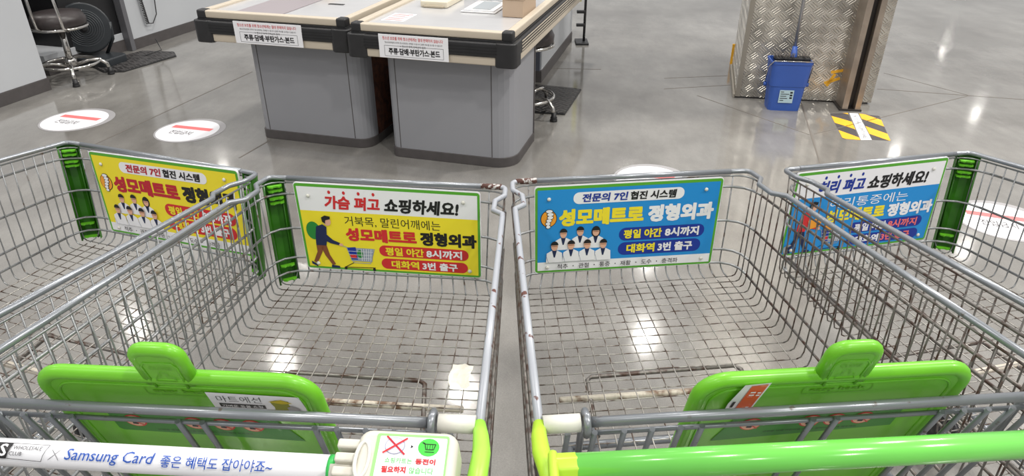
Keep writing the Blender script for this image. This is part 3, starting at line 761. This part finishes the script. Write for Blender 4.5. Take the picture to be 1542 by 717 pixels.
def sign_team(t, Q, label, bg, tcol, pillc, namec, namec2, ptext):
    bo, pr = board(t, Q, label)
    pr.poly([(3, 4), (185, 4), (185, 87), (3, 87)], bg, 2)
    pr.poly([(3, 87), (185, 87), (185, 97), (3, 97)], WHITE, 2)
    pr.poly(rrect(38, 149, 8, 21, 6, 6), WHITE, 3)
    pr.text('전문의 7인', tcol, 47, 92, 10, 19, 4, .03, .1); pr.text('협진 시스템', BLK, 95, 141, 10, 19, 4, .03, .1)
    # spine badge
    pr.poly(ell(14, 36, 8.2, 9.6, 28), BLK, 3, 'printed_badge'); pr.poly(ell(14, 36, 7.5, 8.9, 28), ORG, 4, 'printed_badge')
    for k in range(6): pr.poly(ell(14.4 + 1.3 * math.sin(k * 1.1), 27.5 + 3.5 * k, 4.1 - .25 * k, 2.4, 10), BLK, 5, 'printed_badge')
    for k in range(6): pr.poly(ell(14.4 + 1.3 * math.sin(k * 1.1), 27.5 + 3.5 * k, 3.4 - .25 * k, 1.8, 10), WHITE, 6, 'printed_badge')
    pr.text('성모메트로', namec, 25, 109, 27, 45, 3, .05); pr.text('정형외과', namec2, 115, 181, 27, 45, 3, .05)
    pr.poly(rrect(86, 175, 51, 66, 7, 6), pillc, 3); pr.poly(rrect(86, 173, 68, 83, 7, 6), pillc, 3)
    pr.text('평일 야간', ptext[0], 91, 130, 53.5, 63.5, 4, .035); pr.text('8시까지', ptext[1], 134, 169, 53.5, 63.5, 4, .035)
    pr.text('대화역', ptext[0], 95, 124, 70.5, 80.5, 4, .035); pr.text('3번 출구', ptext[1], 128, 164, 70.5, 80.5, 4, .035)
    nm = 'printed_portrait'; L = 4
    def doc(x, y, L, hair, w=8.5, h=19, f=False):
        pr.tagk += 1
        pr.poly([(x - w, y + h), (x - w * .92, y + 8), (x - 3, y + 5), (x + 3, y + 5), (x + w * .92, y + 8), (x + w, y + h)], WHITE, L, nm)
        pr.poly([(x - 2.4, y + 5), (x + 2.4, y + 5), (x + .6, y + 13), (x - .6, y + 13)], DNAV, L + 1, nm)
        pr.poly([(x - w * .95, y + 12), (x - w * .9, y + 12), (x - w * .7, y + h), (x - w * .75, y + h)], HGRY, L + 1, nm)
        if f: pr.poly(ell(x, y, 4.6, 6.6), BLK, L + 1, nm)
        pr.poly(ell(x, y, 3.4, 5, 16), SKIN, L + 2, nm)
        pr.poly(ell(x, y - 1.6, 3.9, 4.6, 12, 180, 360), BLK, L + 3, nm)
        pr.poly([(x - 3, y - .6), (x + 3, y - .6), (x + 3, y - .1), (x - 3, y - .1)], BRN, L + 3, nm)
    for x, y, f in ((29, 54, False), (46, 52.5, False), (62, 53.5, True)): doc(x, y, 3, 0, f=f)
    for x, y in ((20, 68), (37, 67.5), (53.5, 67.5), (70, 68)): doc(x, y, 8, 0)
    for i, s_ in enumerate(('척추', '관절', '통증', '재활', '도수', '충격파')):
        a = 23 + 22 * i; pr.text(s_, BLK, a, a + (11 if i < 5 else 17), 88.8, 94.6, 14, .01)
        if i < 5: pr.poly(ell(a + 16.5, 91.7, .6, .8, 8), BLK, 14, 'printed_dots')
    pr.done()

W_L = {'left': WIRE, 'right': WIRE, 'front': WIRE}
B1 = dict(RL=(-1.679, 1.04, .93), RR=(-.917, .771, .93), FR=(-.684, 1.713, .84), FL=(-1.326, 1.943, .84))
B2 = dict(RL=(-.821, .736, .93), RR=(-.043, .688, .93), FR=(-.017, 1.632, .84), FL=(-.649, 1.692, .84))
B3 = dict(RL=(.037, .688, .93), RR=(.81, .753, .93), FR=(.646, 1.743, .84), FL=(0, 1.666, .84))
B4 = dict(RL=(.94, .798, .93), RR=(1.70, .975, .93), FR=(1.324, 1.876, .84), FL=(.742, 1.748, .84))
ca, Ba = cart('shopping cart at the far left with a yellow team sign and two green corner guards', (-1.15, 1.35, 0), **B1, guards='LR', mats=W_L, jogs=(False, True))
cb, Bb = cart('shopping cart with white printed handle, coin lock and yellow walking figure sign', (-.38, 1.18, 0), **B2, guards='L', mats={'left': WIRE, 'right': WIRED, 'front': WIRE, 'rimR': WHITEW})
cc, Bc = cart('shopping cart with plain glossy green handle and blue team sign', (.37, 1.2, 0), **B3, guards='', mats={'left': WIRED, 'right': WIRED, 'front': WIRE, 'rimL': WHITEW})
cd, Bd = cart('shopping cart at the far right with a blue sign under a white heading', (1.17, 1.35, 0), **B4, guards='R', mats={'left': WIRED, 'right': WIRE, 'front': WIRE}, jogs=(True, False))
RUST = mat('rusty chipped corner', s2l(84, 52, 44), .6, 0, col2=s2l(190, 188, 186), vscale=90, thr=(.50, .56))
for tt, BB, a, b in ((cb, Bb, .90, .985), (cc, Bc, .015, .10)): put('rusty_corner', MB().tube([BB(a, 1, 1), BB(b, 1, 1)], .0079, 10), RUST, tt, label='rusty chipped end of the front rim')
under_bar(cb, [(-.574, 1.18, .445), (-.574, 1.355, .445), (-.56, 1.37, .445), (-.23, 1.338, .445), (-.215, 1.325, .445), (-.2, 1.13, .445)], ((-.60, 1.275, .445), (-.115, 1.236, .445)))
under_bar(cc, [(.195, 1.15, .445), (.188, 1.34, .445), (.20, 1.354, .445), (.57, 1.40, .445), (.585, 1.385, .445), (.60, 1.2, .445)], ((.115, 1.268, .445), (.62, 1.32, .445)))
under_bar(ca, [(-1.28, 1.4, .445), (-1.26, 1.52, .445), (-.88, 1.40, .445), (-.94, 1.2, .445)], ((-1.3, 1.40, .445), (-.86, 1.26, .445)))
under_bar(cd, [(.98, 1.2, .445), (.92, 1.42, .445), (1.27, 1.50, .445), (1.33, 1.3, .445)], ((.95, 1.32, .445), (1.32, 1.41, .445)))
sign_slogan(cb, [(-.5812, 1.6731, .8351), (-.0827, 1.6253, .828), (-.0835, 1.6077, .577), (-.57, 1.6542, .5813)], None, RED, ('가슴 펴고', '쇼핑하세요!'),
            '거북목, 말린어깨에는', 'white and yellow advert board with green edge', YEL, RED, (YEL, WHITE), BLK, RED, BLK, DNAV, True)
sign_slogan(cd, [(.782, 1.7439, .8321), (1.2507, 1.8475, .8391), (1.2441, 1.8274, .5783), (.7684, 1.7228, .5786)], None, NAVY, ('허리 펴고', '쇼핑하세요!'),
            '허리통증에는', 'white and blue advert board with green edge', BLUE, NAVY, (WHITE, PINK), WHITE, YEL, WHITE, RED, False)
sign_team(cc, [(.0591, 1.66, .8274), (.575, 1.7217, .8296), (.5695, 1.7026, .568), (.0632, 1.6424, .5706)], 'blue advert board with green edge', BLUE, NAVY, NAVY, YEL, WHITE, (YEL, WHITE))
sign_team(ca, [(-1.2448, 1.9004, .83), (-.7414, 1.7213, .8461), (-.7361, 1.7001, .5881), (-1.232, 1.8768, .5746)], 'yellow advert board with green edge', YEL, DRED, RED, DRED, BLK, (YEL, WHITE))

# ---- rear gate, child seat flap, handle
def rear(t, A, Bp, bars, ec, side_mat, inner, label_flap):
    """A, Bp: the rear rim corners; returns the plane frame G(e, d, n): along the bar, down the gate, toward the handle"""
    A, Bp = V(A), V(Bp); e = (Bp - A).normalized(); f_ = V((-e.y, e.x, 0)); a = R(17)
    dn = f_ * math.sin(a) - V((0, 0, 1)) * math.cos(a); n = e.cross(dn)
    if n.y > 0: n = -n
    G = lambda x, y, z=0: A + x * e + y * dn + z * n
    W = (Bp - A).length
    put('rear_bar', MB().tube([G(.06, 0), G(W - .06, 0)], .0073, 14), RIM, t)
    for x0, x1 in ((.005, .055), (W - .055, W - .005)):
        put('bushing', MB().tube([G(x0, 0), G(x1, 0)], .0125, 14), BUSH, t)
        xx = x1 + .008 if x0 < .1 else x0 - .008
        put('hinge_loop', MB().tube([G(xx, .012, .013), G(xx, -.006, .014), G(xx, -.014, 0), G(xx, -.006, -.014), G(xx, .03, -.014), G(xx, .12, -.004)], .0052, 8), RIM, t)
    g = MB(); g.tube([G(.07, .030, 0), G(W - .07, .030, 0)], .0036, 8)
    for x in bars: g.tube([G(x, .022, .004), G(x, .10, .003), G(x, .40, 0)], .0042, 7)
    for y in (.20, .30, .40): g.tube([G(.05, y, -.006), G(W - .05, y, -.006)], .0030, 6)
    put('rear_gate', g, RIM, t)
    # flap plate
    hw = .20; z0, z1 = -.034, -.018
    P = rrect(ec - hw + .006, ec + hw - .006, -.049, .34, .040, 7)
    body = put('seat_flap', MB().prism(P, G, z0, z1 - .003), GREEN, t, .003, label=label_flap)
    # raised border and tab
    Pi = rrect(ec - hw + .026, ec + hw - .026, -.028, .36, .032, 7); rim = MB()
    rim.tube([G(a_, b_, z1 - .0085) for a_, b_ in rrect(ec - hw + .010, ec + hw - .010, -.045, .33, .037, 7)], .0105, 12, True)
    put('raised_border', rim, GREEN, body)
    put('inner_ridge', MB().tube([G(a_, b_, z1 - .003) for a_, b_ in Pi], .0022, 6, True), GREEN, body)
    tb = MB(); tb.prism(rrect(ec - .032, ec + .032, -.110, -.035, .018, 6, '1111'), G, z0 + .002, z1 + .0); tb.tube([G(a_, b_, z1 - .008) for a_, b_ in [(ec - .029, -.036)] + [(ec - q_[0] + ec if 0 else q_[0], q_[1]) for q_ in reversed(ell(ec - .013, -.092, .016, .016, 5, 180, 270) )][::-1] + ell(ec + .013, -.092, .016, .016, 5, 270, 360) + [(ec + .029, -.036)]], .0095, 12)
    put('pull_tab', tb, GREEN, body)
    put('tab_ridge', MB().tube([G(a_, b_, z1 + .0) for a_, b_ in [(ec - .022, -.03), (ec - .024, -.08), (ec - .018, -.088), (ec + .018, -.088), (ec + .024, -.08), (ec + .022, -.03)]], .0018, 6, False), GREEN, body)
    fn = lambda s, t_, l: G(s, t_, z1 - .0025 + .0005 * l)
    pr = Print(fn, body)
    emb = mat('embossed green', s2l(104, 176, 30), .34)
    pr.text('CLOSE', emb, ec - .015, ec + .015, -.080, -.073, 7, .0, name='embossed_word')
    pr.ring([(ec - .014, -.048), (ec + .014, -.048), (ec + .012, -.056), (ec + .004, -.056), (ec + .004, -.066), (ec - .006, -.066), (ec - .006, -.056), (ec - .012, -.056)], .0012, emb, 9, 'embossed_icon')
    pr.text('easy back', emb, ec - .035, ec + .045, -.021, -.010, 1, .02, name='embossed_word')
    pr.ring(rrect(ec - .045, ec + .055, -.025, -.006, .006, 3), .0014, emb, 1, 'embossed_icon')
    # warning band
    band = mat('band green', s2l(52, 128, 40), .4)
    pr.poly([(ec - .13, .04), (ec + .115, .04), (ec + .15, .110), (ec - .125, .100), (ec - .13, .095)] if inner > 0 else [(ec - .12, .04), (ec + .13, .04), (ec + .13, .098), (ec - .145, .115)], band, 1, 'warning_band')
    for k, x in enumerate((-.095, -.005, .038, .081) if inner > 0 else (-.095, -.005, .032, .075)):
        x += ec; yc = .070; r_ = .0165
        pr.tagk += 1; pr.poly(ell(x, yc, r_, r_, 20), RED, 2, 'warning_icon'); pr.poly(ell(x, yc, r_ * .86, r_ * .86, 20), SKIN, 3, 'warning_icon')
        pr.poly([(x - .006, yc + .008), (x - .004, yc - .004), (x + .003, yc - .008), (x + .009, yc + .002), (x + .004, yc + .002), (x + .002, yc + .009)], BLK, 4, 'warning_icon')
        pr.poly(seg(x - .011, yc - .011, x + .011, yc + .011, .002), RED, 5, 'warning_icon')
    pr.text('안전을 위해 어린이를 태우고 일어서지 않게 해주세요', DGREEN if False else BLK, ec - .07, ec + .075, .092, .0965, 2, 0)
    pr.done()
    return G, W, fn, body, z1
barsC = [.04, .077, .118, .157, .197, .227, .386, .421, .575, .608, .645, .682, .72]
G2, W2, fn2_, flap2, z1 = rear(cb, B2['RL'], B2['RR'], [.779 - x for x in barsC], .362, None, 1, 'lime green seat flap with white sticker')
G3, W3, fn3_, flap3, z1 = rear(cc, B3['RL'], B3['RR'], barsC, .412, None, -1, 'lime green seat flap with orange sticker')
# white sticker on the left flap
pr = Print(lambda a, b, l: fn2_(.402 + a * .00120, -.020 + b * .00120, l), flap2)
pr.poly([(0, 0), (108, 3), (115, 50), (3, 50)], WHITE, 3, 'white_sticker')
pr.text('마트에선', BLK, 10, 62, 6, 19, 4, -.012, name='sticker_lettering')
pr.poly([(10, 22), (64, 23), (64, 31), (10, 30)], BLK, 4, 'sticker_block'); pr.text('가벼운 동물 쇼핑', WHITE, 13, 61, 24, 29, 5, .01, name='sticker_lettering')
pr.text('하나사셔서', BLK, 12, 66, 33, 46, 4, -.012, name='sticker_lettering')
OLV = mat('print olive', s2l(140, 142, 40), .5)
pr.poly([(72, 14), (79, 11), (86, 10), (94, 13), (93, 20), (97, 28), (96, 38), (90, 42), (80, 42), (74, 34), (75, 26), (73, 20)], OLV, 4, 'printed_pot'); pr.poly([(70, 14), (86, 9), (98, 16), (86, 18)], GOLD, 5, 'printed_pot')
pr.poly([(90, 25), (96, 21), (104, 27), (106, 36), (96, 38), (91, 34)], GREY, 5, 'printed_pot')
pr.done()
# orange sticker on the right flap
OR = mat('sticker orange', s2l(222, 92, 34), .45, 0, col2=s2l(236, 150, 110), vscale=60, thr=(.55, .7))
pr = Print(lambda a, b, l: fn3_(.288 + a * .001 - b * .00012, -.050 + b * .001, l + (14 if b < 30 else 8)), flap3)
pr.poly([(-14, 0), (21, -3), (22, 70), (21, 86), (-16, 88), (-18, 50)], WHITE, 1, 'worn_sticker')
pr.poly([(-4, 3), (18, 0), (19, 70), (-3, 73)], OR, 2, 'worn_sticker')
for k in range(9): pr.poly([(0, 10 + 6.5 * k), (7, 10 + 6.5 * k), (7, 13 + 6.5 * k), (0, 13 + 6.5 * k)], WHITE, 3, 'sticker_print') if k % 4 else None
for k in range(9): pr.poly([(10, 12 + 6 * k), (15, 12 + 6 * k), (15, 15 + 6 * k), (10, 15 + 6 * k)], WHITE, 3, 'sticker_print') if k % 3 else None
pr.poly([(-13, 45), (-9, 45), (-9, 60), (-13, 60)], BLK, 3, 'sticker_print')
pr.text('주의', NAVY, -13, -2, 76, 84, 3, .02, name='sticker_lettering')
pr.done()

# ---- handles
def hframe(A, Bp):
    A, Bp = V(A), V(Bp); e = (Bp - A).normalized()
    v = (V((0, 0, 1.6)) - (A + Bp) / 2); 
    nn = V((0, -math.cos(R(48)), math.sin(R(48)))); nn = (nn - nn.dot(e) * e).normalized(); dn = e.cross(nn)
    if dn.z > 0: dn = -dn
    return A, e, nn, dn
def cyl_fn(A, e, nn, dn, r):
    return lambda a, b, l: A + a * e + (r + .0011 + .0003 * l) * (math.cos(b / r) * nn + math.sin(b / r) * dn)
HA, HB = V((-.845, .6335, .95)), V((-.217, .5933, .95))
A, e, nn, dn = hframe(HA, HB); Lh = (HB - HA).length
hd = put('handle', MB().tube([HA, HB], .0168, 28), WHAN, cb, label='white handle sleeve with blue lettering')
xs = lambda px: (((px + 18 - (px - 97) * .022) / 505) * .4219 + (HA - V((-.633, .62, .95))).length) if True else 0
pr = Print(cyl_fn(A, e, nn, dn, .0168), hd)
HB_ = mat('lettering blue', s2l(34, 84, 176), .35)
pr.text('Samsung Card', HB_, xs(97), xs(233), -.0075, .0085, 3, .004, .25)
pr.text('좋은 혜택도 잡아야죠~', HB_, xs(243), xs(410), -.0055, .0075, 3, .008, .1)
pr.ring([(xs(74), -.0085), (xs(86), .0) , (xs(74), .0)], .0001, WHITE, 1)
pr.ring([(xs(76), -.005), (xs(88), .006)], .0005, BLK, 2, closed=False); pr.ring([(xs(88), -.005), (xs(72), .006)], .0005, BLK, 2, closed=False)
for k in range(6): pr.poly([(xs(-40), -.011 + .003 * k), (xs(12 - .85 * k), -.011 + .003 * k), (xs(11.2 - .85 * k), -.008 + .003 * k), (xs(-40), -.008 + .003 * k)], BLK, 2, 'printed_block')
pr.text('S', WHITE, xs(-4), xs(7), -.009, .004, 3, .02)
pr.ring([(xs(12), -.0105), (xs(40), -.0103), (xs(69), -.0100), (xs(66.3), -.004), (xs(63.6), .002), (xs(61), .0085), (xs(34), .0075), (xs(7), .0065), (xs(8.6), .001), (xs(10.2), -.005)], .0006, BLK, 2)
pr.text('WHOLESALE', BLK, xs(16), xs(60), -.0075, -.0035, 3, .0, .1); pr.text('CLUB', BLK, xs(12), xs(31), -.001, .003, 3, .0, .1)
pr.done()
put('end_ring', MB().tube([HB - e * .001, HB + e * .008], .0174, 28), mat('bright green ring', s2l(60, 190, 90), .3), cb)
# coin lock
K = frame(HB + e * .008, e, V((0, 1, 0)) - e * e.y)
tilt = R(20)
ky = V((-e.y, e.x, 0)) * math.cos(tilt) + V((0, 0, 1)) * math.sin(tilt); kz = e.cross(ky)
K = lambda a, b, c: HB + e * (.008 + a) + ky * b + kz * c
nk = MB()
for k in range(4): nk.box(K, .0, .032, -.034 + .017 * k, -.022 + .017 * k, -.022, .026)
neck = put('lock_neck', nk, LOCK, cb, .003); put('neck_core', MB().tube([K(-.005, -.004, 0), K(.05, -.004, 0)], .018, 14), LOCK, cb)
lk = put('coin_lock', MB().prism(rrect(.026, .146, -.055, .040, .016, 5), K, -.03, .034), LOCK, cb, .010, seg=3, label='beige coin lock with instruction sticker')
put('coin_slot_rim', MB().tube([K(.036 + .008 * math.cos(R(a)), .0 + .022 * math.sin(R(a)), .034) for a in range(0, 360, 20)], .0025, 6, True), BUSH, lk)
lfn = lambda a, b, l: K(.049 + a, .033 - b * .95, .0345 + .0004 * l)
pr = Print(lfn, lk)
STG = mat('sticker edge green', s2l(150, 222, 130), .35); STF = mat('sticker field', s2l(226, 226, 232), .35)
pr.poly(rrect(0, .086, 0, .060, .003, 3), STG, 1, 'instruction_sticker'); pr.poly(rrect(.004, .084, .0035, .0565, .002, 3), STF, 2, 'instruction_sticker')
pr.poly(ell(.023, .016, .012, .011), HGRY, 3, 'coin_icon'); pr.poly(ell(.023, .016, .0112, .0102), mat('print pale lilac', s2l(206, 200, 222), .4), 4, 'coin_icon')
pr.poly(seg(.012, .004, .036, .027, .0022), DRED, 5, 'cross_mark'); pr.poly(seg(.037, .006, .010, .026, .0022), RED, 6, 'cross_mark')
pr.poly([(.042, .014), (.045, .016), (.042, .018)], BLK, 3, 'arrow_mark')
pr.poly(ell(.063, .016, .0125, .0115), mat('print bright green', s2l(70, 196, 70), .4), 3, 'cart_icon')
pr.ring([(.055, .010), (.058, .011), (.060, .019), (.069, .019), (.071, .012), (.058, .012)], .0009, BLK, 4, 'cart_icon')
for k in range(3): pr.poly(seg(.0615 + .003 * k, .012, .0615 + .003 * k, .019, .0005), BLK, 4, 'cart_icon')
pr.poly(seg(.059, .022, .070, .022, .0008), BLK, 4, 'cart_icon')
G_ = mat('print soft green', s2l(110, 200, 110), .4)
pr.text('쇼핑카트는', G_, .022 - .008, .046, .031, .038, 3, .01); pr.text('동전이', RED, .050, .073, .031, .038, 3, .03)
pr.text('필요하지', RED, .012, .040, .042, .050, 3, .03); pr.text('않습니다', G_, .044, .072, .042, .050, 3, .01)
pr.done()
def arm(t, P, m, side, mc):
    ar = put('handle_arm', MB().tube(P, [.0085, .0105, .0118, .0125, .0125], 14), m, t, label='lime plastic arm holding the handle')
    q = V(P[3]); d = (V(P[4]) - V(P[1])).normalized()
    F = frame(q, V((side, 0, 0)), d)
    put('arm_flange', MB().box(F, -.002, .010, -.012, .06, -.03, .002), mc, ar, .005)
arm(cb, [(-.043, .69, .93), (-.040, .665, .932), (-.038, .635, .934), (-.041, .60, .936), (-.046, .54, .936)], LIME, -1, LIME)
LIMY = mat('yellow lime plastic', s2l(176, 216, 56), .36)
arm(cc, [(.037, .69, .93), (.036, .665, .932), (.038, .635, .934), (.046, .60, .936), (.055, .54, .936)], LIMY, 1, LIMY)
arm(cb, [(-.821, .738, .93), (-.824, .71, .932), (-.828, .69, .934), (-.834, .65, .936), (-.838, .60, .936)], LIME, 1, LIME)
arm(cc, [(.81, .755, .93), (.813, .73, .932), (.82, .70, .934), (.83, .66, .936), (.84, .61, .936)], LIMY, -1, LIMY)
GA, GB = V((.078, .5990, .947)), V((.845, .6495, .95))
A3, e3, n3, d3 = hframe(GA, GB)
put('handle', MB().tube([GA, GB], .0178, 28), GHAN, cc, label='glossy green handle sleeve')
put('end_collar', MB().tube([GA - e3 * .030, GA + e3 * .003], .0188, 8), LIMY, cc, .003)
for x in (.36, .415): put('seat_clip', MB().tube([GA + e3 * x + V((0, .015, -.03)), GA + e3 * x + V((0, .03, -.05)), GA + e3 * x + V((0, .05, -.05))], .006, 8), LIME, cc)
# second rail of the right cart's child seat below the handles
# paper scrap in the left centre basket
t = thing('paper_scrap', 'small crumpled white paper scrap lying on the basket wires', 'paper', (-.118, 1.25, .535))
b = MB(); n = 6; vs = []
for i in range(n):
    for j in range(n):
        a, c = i / (n - 1), j / (n - 1)
        q = V((0, 0, .037)) + V((-.142 + .048 * a - .004 * math.sin(5 * c), 1.212 + .074 * c + .006 * math.sin(6 * a), .500 + .006 * math.sin(7 * a + 3 * c) + .004 * random.random()))
        vs.append(q)
b.add(vs, [[i * n + j, (i + 1) * n + j, (i + 1) * n + j + 1, i * n + j + 1] for i in range(n - 1) for j in range(n - 1)], False)
put('sheet', b, TISS, t)

GROUPS = {'shopping_cart': 'shopping carts standing side by side', 'floor_sticker': 'round white floor stickers', 'checkout_counter': 'checkout counter ends',
          'bar_stool': 'chrome cashier stools', 'rubber_mat': 'black rubber floor mats'}
for o in bpy.data.objects:
    k = o.name.split('.')[0]
    if o.parent is None and k in GROUPS: o['group'] = GROUPS[k]
